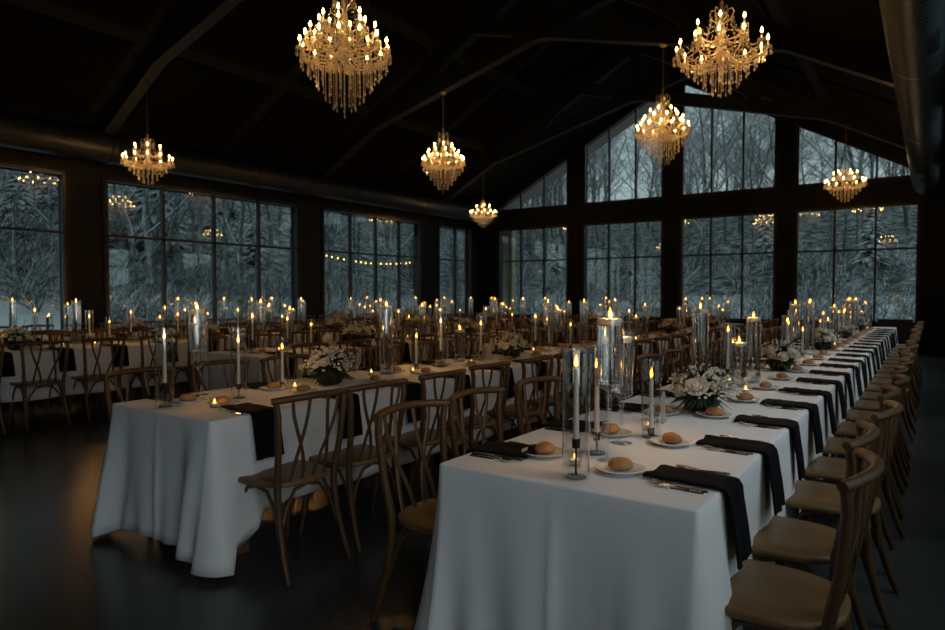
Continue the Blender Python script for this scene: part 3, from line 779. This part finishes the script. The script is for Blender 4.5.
def make_taper(hold, ln):
    t = thing('taper_candle', 'x', 'candle'); b = MB()
    b.lathe([(.034, 0), (.036, .002), (.034, .006), (.006, .008), (.0035, .012), (.0035, hold - .028), (.013, hold - .024), (.0145, hold + .008), (.0125, hold + .008), (.012, hold - .01), (.001, hold - .01)], 20).build('candlestick', M_black, t)
    c = MB().lathe([(.0105, hold - .009), (.0105, hold + .02), (.0082, hold + ln - .008), (.006, hold + ln), (.001, hold + ln - .002)], 16).build('taper', M_wax, t)
    MB().tube([(0, 0, hold + ln - .004), (.001, 0, hold + ln + .01)], .0012, 5).build('wick', M_wick, c)
    add_flame(t, hold + ln + .004, tilt=.05); return t
def sleeve_mesh(r, h):
    b = MB(); b.lathe([(r, 0), (r, h), (r - .0025, h), (r - .0025, 0)], 36, close=True); return b.mesh('glass_sleeve', M_glass)
def make_cyl(r, h, water):
    t = thing('cylinder_vase', 'x', 'vase'); b = MB()
    b.lathe([(.001, 0), (r, 0), (r, h), (r - .003, h), (r - .003, .012), (.001, .012)], 36); bb = b.build('glass', M_glass, t)
    MB().lathe([(.001, .013), (r - .0045, .013), (r - .0045, water), (.001, water)], 32).build('water', M_wreal, t); return t
def make_stem(r, stem, cup):
    t = thing('stemmed_vase', 'x', 'vase'); b = MB()
    b.lathe([(.001, .004), (.044, .0), (.045, .003), (.020, .009), (.008, .018), (.0055, .05), (.006, stem * .62), (.0085, stem - .045), (.016, stem - .038), (.0085, stem - .030), (.010, stem - .018), (.018, stem - .010), (r - .006, stem), (r, stem + .010), (r, stem + cup), (r - .0028, stem + cup), (r - .003, stem + .014), (.001, stem + .010)], 36)
    b.build('glass', M_glass, t)
    MB().lathe([(.001, stem + .0115), (r - .0048, stem + .0155), (r - .0048, stem + cup - .052), (.001, stem + cup - .052)], 32).build('water', M_wreal, t); return t
def make_float(r):
    t = thing('floating_candle', 'x', 'candle'); c = MB().lathe([(.001, 0), (r * .82, 0), (r * .97, .012), (r, .022), (r * .93, .0255), (r * .3, .0225), (.001, .0215)], 28).build('wax_disc', M_wax, t)
    MB().tube([(0, 0, .021), (0, .001, .032)], .0013, 5).build('wick', M_wick, c); add_flame(t, .028, tilt=-.06); return t
def make_votive():
    t = thing('votive_candle', 'x', 'candle'); b = MB()
    b.lathe([(.001, 0), (.024, 0), (.030, .055), (.0275, .055), (.022, .008), (.001, .008)], 20).build('glass', M_vglass, t)
    MB().lathe([(.001, .009), (.0205, .009), (.0225, .024), (.001, .023)], 16).build('wax', M_wax, t); add_flame(t, .025, FV, .05); return t
T1_ = make_taper(.125, .245); T2_ = make_taper(.078, .25); T3_ = make_taper(.034, .22)
PROTO = {'t1': T1_, 't2': T2_, 't3': T3_, 'c1': make_cyl(.052, .55, .50), 'c2': make_cyl(.05, .32, .27), 'c3': make_cyl(.05, .48, .43),
         's1': make_stem(.049, .275, .28), 's2': make_stem(.046, .20, .27), 'f': make_float(.044), 'v': make_votive()}
for o in PROTO.values(): o.location = (0, -4, 0)
SNAP = {k: snapshot(o) for k, o in PROTO.items()}
SL = {'t1': sleeve_mesh(.046, .435), 't2': sleeve_mesh(.045, .42), 't3': sleeve_mesh(.041, .335)}
NM = {'t': 'ivory taper candle', 'c': 'clear cylinder vase of water', 's': 'stemmed glass vase of water', 'f': 'floating disc candle', 'v': 'small votive candle'}
FH = {'c1': .50, 'c2': .27, 'c3': .43, 's1': .275 + .28 - .052, 's2': .20 + .27 - .052}
CNT = {}; PUSED = set()
def nth(key):
    CNT[key] = CNT.get(key, 0) + 1; return ORD[min(CNT[key] - 1, 24)]
def proto(k, loc, rz, label, group):
    if k not in PUSED:
        PUSED.add(k); o = PROTO[k]; o.location = loc; o.rotation_euler = (0, 0, rz); o['label'] = label; o['group'] = group; return o
    return dup(SNAP[k], loc, rz, label, group)
def put(k, ti, x, y, sl=True):
    ph = TAB[ti][3]; fam = k[0]; z = TH + .0008; n = nth((ti, fam))
    proto(k, (x, y, z), PR.uniform(0, 6.2), 'lit %s, %s from near end, %s' % (NM[fam], n, ph) if fam in 'tv' else '%s, %s from near end, %s' % (NM[fam], n, ph), '%ss on %s' % (NM[fam].replace(' of water', ''), ph))
    if fam == 't' and sl: single('glass_sleeve', SL[k], (x, y, z + .0095 if False else z), 0, 'clear glass sleeve round the %s taper candle, %s' % (n, ph), 'candle sleeve', 'glass sleeves on %s' % ph)
    if fam in 'cs': proto('f', (x, y, z + FH[k] - .0 + .0005), PR.uniform(0, 6.2), 'lit floating disc candle in %s %s vase, %s' % (n, 'cylinder' if fam == 'c' else 'stemmed', ph), 'floating candles on %s' % ph)

def rose(r, m, seed):
    q = random.Random(seed); b = MB(); b.m = m
    b.ell((0, 0, 0), (r * .55, r * .55, r * .6), 10, 6)
    for ring, (n, rr, tl) in enumerate(((3, .45, .15), (4, .62, .35), (5, .80, .65), (6, .98, 1.0))):
        for k in range(n):
            a = 2 * PI * (k + .5 * (ring % 2)) / n + q.uniform(-.15, .15); g = []
            for i in range(4):
                f = i / 3; row = []
                for j in range(5):
                    h = (j - 2) / 2; an = a + h * (PI / n) * 1.35; rad = r * rr * (.55 + .45 * f + .12 * f * f * tl); z = r * (-.5 + 1.15 * f - .35 * f * f * tl - .22 * h * h * f) * (1.05 - .15 * ring)
                    row.append((rad * math.cos(an), rad * math.sin(an), z))
                g.append(row)
            b.sheet(g, r * .04)
    return b
ROSE = [rose(.046, 0, 5).mesh('rose', M_petal), rose(.036, 0, 6).mesh('rose', M_cream)]
def make_floral(seed):
    q = random.Random(seed); t = thing('flower_arrangement', 'x', 'flowers')
    MB().lathe([(.001, 0), (.05, 0), (.078, .02), (.092, .055), (.090, .085), (.084, .085), (.08, .05), (.001, .03)], 28).build('bowl', M_black, t)
    lf = MB()
    for i in range(300):
        az = q.uniform(0, 2 * PI); el = q.uniform(-.45, 1.2); L = q.uniform(.07, .15); o = Vector((math.cos(az) * math.cos(el), math.sin(az) * math.cos(el), math.sin(el)))
        p = Vector((0, 0, .09)) + o * q.uniform(.03, .07); s = Vector((-o.y, o.x, 0)).normalized(); w_ = q.uniform(.005, .010); e = p + o * L + Vector((0, 0, -.03 * q.random())); m = p.lerp(e, .5) + Vector((0, 0, .015))
        if e.z < .008: e.z = .008
        lf.add([p, m - s * w_, e, m + s * w_, m + Vector((0, 0, .004))], [(0, 1, 4), (1, 2, 4), (2, 3, 4), (3, 0, 4)], False)
    lf.build('greenery', M_leaf, t)
    bb = MB()
    for i in range(230):
        az = q.uniform(0, 2 * PI); el = q.uniform(0.0, 1.4); rr = q.uniform(.12, .18); p = Vector((math.cos(az) * math.cos(el) * rr * 1.1, math.sin(az) * math.cos(el) * rr * 1.1, .10 + math.sin(el) * rr * .85)); s = q.uniform(.004, .010)
        bb.ell(p, (s, s, s * .8), 5, 3)
    bb.build('small_blossoms', M_petal, t)
    spots = []
    for i in range(160):
        az = q.uniform(0, 2 * PI); el = q.uniform(.05, 1.35); p = Vector((math.cos(az) * math.cos(el) * .125, math.sin(az) * math.cos(el) * .125, .105 + math.sin(el) * .10))
        if all((p - s).length > .050 for s in spots): spots.append(p)
        if len(spots) >= 14: break
    for i, p in enumerate(spots):
        o = bpy.data.objects.new('rose', ROSE[1 if i % 3 == 0 else 0]); COL.objects.link(o); o.parent = t; o.location = p
        d = (p - Vector((0, 0, .05))).normalized(); o.rotation_euler = d.to_track_quat('Z', 'Y').to_euler(); s = (1.15 if i < 2 else q.uniform(.62, .92)); o.scale = (s, s, s)
    tw = MB()
    for i in range(5):
        az = q.uniform(0, 2 * PI); p = Vector((0, 0, .1)); o = Vector((math.cos(az) * .6, math.sin(az) * .6, 1)).normalized(); k = [p]
        for j in range(4): o = (o + Vector((q.uniform(-.3, .3), q.uniform(-.3, .3), q.uniform(-.1, .2)))).normalized(); p = p + o * .06; k.append(p)
        tw.tube(k, [.0022, .002, .0018, .0015, .001], 4)
        for j in (2, 3, 4): tw.ell(k[j], (.004, .004, .006), 5, 3)
    tw.build('twigs', M_twig, t); return t
FLO = [make_floral(81), make_floral(84)]; FSN = [snapshot(o) for o in FLO]; FME = [flatten(o, 'flower_arrangement') for o in FLO]; FU = set()
def floral(ti, x, y, sc=1.):
    ph = TAB[ti][3]; n = nth((ti, 'fl')); lab = 'white rose and greenery arrangement, %s from near end, %s' % (n, ph); k = PR.randrange(2); rz = PR.uniform(0, 6)
    if dist(x, y) > 8: o = single('flower_arrangement', FME[k], (x, y, TH + .001), rz, lab, 'flowers', 'flower arrangements on %s' % ph)
    elif k not in FU: FU.add(k); o = FLO[k]; o.location = (x, y, TH + .001); o.rotation_euler = (0, 0, rz); o['label'] = lab; o['group'] = 'flower arrangements on %s' % ph
    else: o = dup(FSN[k], (x, y, TH + .001), rz, lab, 'flower arrangements on %s' % ph)
    o.scale = (sc, sc, sc)

def sign(ti, x, y, rz, text=None, n=None):
    lab = 'arched pale table sign%s, %s on %s' % (' reading 10' if text else '', n or 'near the flowers', TAB[ti][3]); t = thing('table_sign', lab, 'table sign', (x, y, TH + .001), rz)
    W_, H_ = .05, .15; poly = [(-W_, .0), (W_, .0)] + [(W_ * math.cos(PI * i / 12), H_ - W_ + W_ * math.sin(PI * i / 12)) for i in range(13)]
    b = MB(); b.prism(poly, 1, -.002, .002); b.box(-.05, .05, -.012, .012, 0, .006); b.build('plaque', M_sign, t)
    if text:
        c = bpy.data.curves.new('numeral', 'FONT'); c.body = text; c.size = .08; c.align_x = 'CENTER'; c.extrude = .0004; c.materials.append(M_ink)
        q = bpy.data.objects.new('numeral_text', c); me = bpy.data.meshes.new_from_object(q); bpy.data.objects.remove(q)
        o = bpy.data.objects.new('numeral', me); COL.objects.link(o); o.parent = t; o.location = (0, -.0028, .034); o.rotation_euler = (PI / 2, 0, 0)

# table under the duct: near cluster measured, then repeating groups
def group_a(ti, x, y, flip=1):   # cylinders
    put('c1', ti, x - .16 * flip, y + .0); put('t1', ti, x - .05 * flip, y + .24); put('c2', ti, x - .02 * flip, y + .42); put('c3', ti, x + .02 * flip, y + .66)
    put('v', ti, x - .11 * flip, y + .55); put('v', ti, x + .09 * flip, y + .12); put('t3', ti, x - .15 * flip, y + .80)
def group_b(ti, x, y, flip=1):   # stems and tapers
    put('t1', ti, x + .01 * flip, y); put('s1', ti, x + .04 * flip, y + .22); put('v', ti, x - .1 * flip, y + .16); put('t2', ti, x - .04 * flip, y + .40); put('s2', ti, x - .04 * flip, y + .60)
    put('t3', ti, x + .02 * flip, y + .80); put('v', ti, x - .05 * flip, y + .93)
x = TAB[0][0]
put('t1', 0, -.979, 2.025); put('s1', 0, -.975, 2.30); put('v', 0, -1.05, 2.165); put('t2', 0, -1.06, 2.375); put('s2', 0, -1.05, 2.60); put('t3', 0, -.99, 2.785); put('v', 0, -1.05, 2.93)
sign(0, -1.06, 3.15, 1.72, None, 'before the first flowers'); floral(0, -.985, 3.53, 1.0)
group_a(0, x - .03, 4.25); floral(0, x, 5.85); group_b(0, x - .05, 6.4); put('c1', 0, x - .02, 7.55); floral(0, x + .02, 8.25); group_a(0, x - .02, 8.8); put('t1', 0, x, 9.95); floral(0, x, 10.6)
group_b(0, x - .05, 11.1); put('c1', 0, x, 12.3); floral(0, x, 12.85); group_a(0, x, 13.3)
for ti, y0 in ((1, 2.0), (3, 2.0)):
    x = TAB[ti][0]
    put('t1', ti, x - .10, 2.015); put('s1', ti, x - .17, 2.26); put('v', ti, x + .14, 2.16); put('t2', ti, x - .035, 2.44); put('s2', ti, x - .335, 2.385); put('t3', ti, x - .165, 2.87); put('v', ti, x - .03, 2.86)
    floral(ti, x - .015, 3.15, 1.05); put('c1', ti, x - .12, 3.84); put('v', ti, x - .15, 3.70); put('t2', ti, x - .25, 4.05); put('v', ti, x + .03, 3.98); put('t3', ti, x - .16, 4.25); put('t1', ti, x - .08, 4.48); put('c2', ti, x - .22, 4.95); put('v', ti, x + .05, 4.75); put('t2', ti, x - .12, 5.15)
    if ti == 1: sign(1, x - .14, 5.28, .3, None, 'beside the second flowers')
    floral(ti, x - .0, 5.5); group_b(ti, x - .05, 6.05); put('c1', ti, x - .05, 7.25); floral(ti, x, 7.95); group_a(ti, x - .02, 8.5); floral(ti, x, 10.3); group_b(ti, x - .03, 10.8); put('c1', ti, x, 12.0); floral(ti, x, 12.6); group_a(ti, x, 13.1)
x = TAB[2][0]
put('t1', 2, x + .02, 4.42); put('s1', 2, x - .1, 4.62); put('v', 2, x + .1, 4.7); put('t2', 2, x + .06, 4.85); put('s2', 2, x - .08, 5.0); put('t3', 2, x + .05, 5.2); sign(2, x - .02, 5.52, .75, '10', 'before the first flowers'); floral(2, x, 6.0, 1.15)
group_a(2, x, 6.6); put('t1', 2, x, 7.7); floral(2, x, 8.35); group_b(2, x, 8.9); put('c1', 2, x, 10.1); floral(2, x, 10.7); group_a(2, x, 11.2); floral(2, x, 12.9); group_b(2, x, 13.4)
x = TAB[4][0]
group_b(4, x, 2.1); floral(4, x, 3.5); group_a(4, x, 4.05); floral(4, x, 5.7); group_b(4, x, 6.25); put('c1', 4, x, 7.4); floral(4, x, 8.0); group_a(4, x, 8.6); floral(4, x, 10.3); group_b(4, x, 10.9); floral(4, x, 12.6); group_a(4, x, 13.1)
sign(4, x + .1, 5.35, .9, None, 'before the second flowers')

# ------------------------------------------------------------------ crystal chandeliers
def arm_pts(r, z, drop=.10):
    return [(.03, 0, z - .02), (r * .30, 0, z - drop), (r * .62, 0, z - drop * 1.05), (r * .9, 0, z - drop * .62), (r, 0, z - .02)]
def chain_beads(b, p, L, step=.020, big=True):
    z = p[2]; n = int(L / step)
    for i in range(n): b.octa((p[0], p[1], z - step * (i + .5)), .0072, step * .48)
    if big: b.octa((p[0], p[1], z - n * step - .022), .0135, .024)
def make_chandelier(tiers, cone, R_, crown, hf=1.):
    """tiers: (arms, radius, height); cone: list of (ring radius, strands, top z, length)"""
    t = thing('crystal_chandelier', 'x', 'chandelier'); q = random.Random(int(R_ * 100) + crown)
    b = MB(); b.lathe([(r_, z_ * (hf if z_ > 0 else 1)) for r_, z_ in [(.006, .72), (.02, .70), (.012, .62), (.03, .57), (.045, .54), (.02, .50), (.014, .40), (.035, .33), (.05, .28), (.022, .22), (.018, .10), (.055, .04), (.075, -.02), (.05, -.08), (.02, -.13), (.004, -.17)]], 14).build('column', M_cry, t)
    # crown of curled leaves
    c = MB()
    for k in range(6):
        a = 2 * PI * k / 6; ca, sa = math.cos(a), math.sin(a)
        c.tube([(ca * r_, sa * r_, z * hf) for r_, z in ((.02, .40), (.09, .46), (.115, .54), (.10, .60), (.06, .59), (.065, .55))], [.006, .007, .007, .006, .005, .003], 5)
        for j in range(3): c.octa((ca * (.11 - .01 * j), sa * (.11 - .01 * j), .47 * hf - .035 * j), .010, .016)
    c.build('crown', M_cry, t)
    arms_m = {}; bulb_me = MB().lathe([(.002, 0), (.011, .012), (.013, .026), (.008, .044), (.001, .058)], 10).mesh('bulb', M_bulb)
    for ti_, (n, r, z) in enumerate(tiers):
        b = MB(); b.tube(arm_pts(r, z), [.008, .008, .0075, .007, .006], 6); b.lathe([(.004, z - .03), (.034, z - .012), (.040, z - .004), (.036, z), (.008, z - .006)], 10, (r, 0, 0))
        for k in range(7):
            a = 2 * PI * k / 7; px, py = r + .036 * math.cos(a), .036 * math.sin(a)
            for j in range(2): b.octa((px, py, z - .022 - .018 * j), .0068, .009)
            b.octa((px, py, z - .072), .0115, .020)
        b.m = 1; b.lathe([(.009, z - .004), (.010, z + .05), (.009, z + .055)], 8, (r, 0, 0))
        b.m = 0
        for (fx, fy) in ((.35, -.1), (.6, -.105), (.8, -.08)): b.octa((r * fx, 0, z + fy - .03), .011, .022)
        me = b.mesh('arm', [M_cry, M_wax])
        for k in range(n):
            a = 2 * PI * (k + .5 * (ti_ % 2)) / n; o = bpy.data.objects.new('arm', me); COL.objects.link(o); o.parent = t; o.rotation_euler = (0, 0, a)
            u = bpy.data.objects.new('bulb', bulb_me); COL.objects.link(u); u.parent = o; u.location = (r, 0, z + .055)
    # bead swags from crown to each tier and between arms
    w_ = MB()
    for ti_, (n, r, z) in enumerate(tiers):
        for k in range(n):
            a = 2 * PI * (k + .5 * (ti_ % 2)) / n; a2 = 2 * PI * (k + 1 + .5 * (ti_ % 2)) / n
            for i in range(1, 16):
                f = i / 16; rr = .10 + (r - .03 - .10) * f; zz = .52 * hf + (z + .02 - .52 * hf) * f - .22 * math.sin(PI * f) * (.6 if ti_ else .8)
                w_.octa((rr * math.cos(a + .12), rr * math.sin(a + .12), zz), .0068, .009)
            P = Vector((r * math.cos(a), r * math.sin(a), z)); Q = Vector((r * math.cos(a2), r * math.sin(a2), z)); m = max(6, int((Q - P).length / .018))
            for i in range(1, m): f = i / m; v = P.lerp(Q, f); w_.octa((v.x, v.y, v.z - .06 * math.sin(PI * f) - .012), .0068, .008)
    o = w_.build('bead_swags', M_cry, t); o['kind'] = 'stuff'
    for (r, n, z, L) in cone:
        s = MB(); chain_beads(s, (0, 0, 0), L); me = s.mesh('crystal_strand', M_cry)
        for k in range(n):
            a = 2 * PI * k / n + r * 3; o = bpy.data.objects.new('crystal_strand', me); COL.objects.link(o); o.parent = t; o.location = (r * math.cos(a), r * math.sin(a), z)
    ring = MB()
    for (r, n, z, L) in cone:
        if r > .03:
            m = 28; ring.tube([(r * math.cos(2 * PI * i / m), r * math.sin(2 * PI * i / m), z + .003) for i in range(m + 1)], .004, 5, False)
    for k in range(6):
        a = PI * k / 3; mr = max(c_[0] for c_ in cone); mz = [c_[2] for c_ in cone if c_[0] == mr][0]; ring.tube([(0, 0, .0), (mr * math.cos(a), mr * math.sin(a), mz + .003)], .0035, 5)
    ring.build('ring_frame', M_brass, t); return t
def chand_lights(t, R_, e):
    for k in range(3):
        a = 2 * PI * k / 3 + .3; l = bpy.data.lights.new('chandelier_light', 'POINT'); l.energy = e / 3; l.color = (1, .50, .17); l.shadow_soft_size = 0
        o = bpy.data.objects.new('chandelier_light', l); COL.objects.link(o); o.parent = t; o.location = (R_ * .74 * math.cos(a), R_ * .74 * math.sin(a), .02)
flat_cone = [(.33, 20, -.06, .10), (.25, 16, -.07, .17), (.17, 12, -.08, .24), (.09, 8, -.09, .30), (.0, 1, -.16, .26)]
full_cone = [(.42, 26, -.05, .10), (.35, 22, -.07, .17), (.27, 18, -.08, .26), (.19, 14, -.09, .36), (.11, 9, -.10, .45), (.0, 1, -.16, .46)]
CH_A = make_chandelier([(12, .43, 0), (6, .25, .20)], flat_cone, .43, 1, .70)
CH_B = make_chandelier([(14, .43, 0), (10, .33, .14), (6, .21, .27)], full_cone, .46, 2)
CHAND_W = 10.5
chand_lights(CH_A, .43, CHAND_W); chand_lights(CH_B, .45, CHAND_W * 1.2)
CA, CB = snapshot(CH_A), snapshot(CH_B)
def chain(parent, z0, z1):
    b = MB(); z = z0; k = 0
    while z < z1 - .02:
        p = []
        for i in range(9): a = 2 * PI * i / 8; p.append((.011 * math.cos(a) if k % 2 else 0, 0 if k % 2 else .011 * math.cos(a), z + .022 + .022 * math.sin(a)))
        b.tube(p, .0035, 4, False); z += .036; k += 1
    b.build('chain', M_brass, parent)
    MB().lathe([(.002, z1 - .05), (.03, z1 - .045), (.06, z1 - .02), (.065, z1), (.002, z1)], 18).build('ceiling_canopy', M_brass, parent)
specs = [(CA, XC - 4.62, 6.05, 3.60, 4.99, .87, 'sparse crystal chandelier hanging from the beam before the long side windows'),
         (CA, XC + 4.62, 6.05, 3.50, 5.0, .87, 'big crystal chandelier with flat crown beside the ribbed duct'),
         (CB, XC, 6.05, 4.46, 6.2, 1.28, 'largest crystal chandelier with cone of drops under the roof ridge'),
         (CB, XC - 2.35, 11.2, 4.17, 5.62, 1, 'cone-shaped crystal chandelier on the middle truss, window side of the ridge'),
         (CB, XC + 2.35, 11.2, 4.17, 5.62, 1, 'cone-shaped crystal chandelier hanging before the tall gable glass'),
         (CA, XC - 4.62, 16.1, 3.72, 5.03, .87, 'smallest crystal chandelier hanging in the far window corner'),
         (CA, XC + 4.62, 16.1, 3.72, 5.03, .87, 'crystal chandelier hanging before the gable window nearest the low cabinet')]
cu = set()
for sn, x, y, z, zt, sc, lab in specs:
    if id(sn) not in cu: cu.add(id(sn)); o = sn[0]; o.location = (x, y, z); o['label'] = lab
    else: o = dup(sn, (x, y, z), CR.uniform(0, 1), lab)
    o.scale = (sc, sc, sc); chain(o, .70 * (.7 if sn is CA else 1), (zt - z) / sc)
# a root left over from a prototype that found no place is taken out again
for k, o in PROTO.items():
    if k not in PUSED:
        for c in list(o.children_recursive): bpy.data.objects.remove(c)
        bpy.data.objects.remove(o)
for i, o in enumerate(FLO):
    if i not in FU:
        for c in list(o.children_recursive): bpy.data.objects.remove(c)
        bpy.data.objects.remove(o)
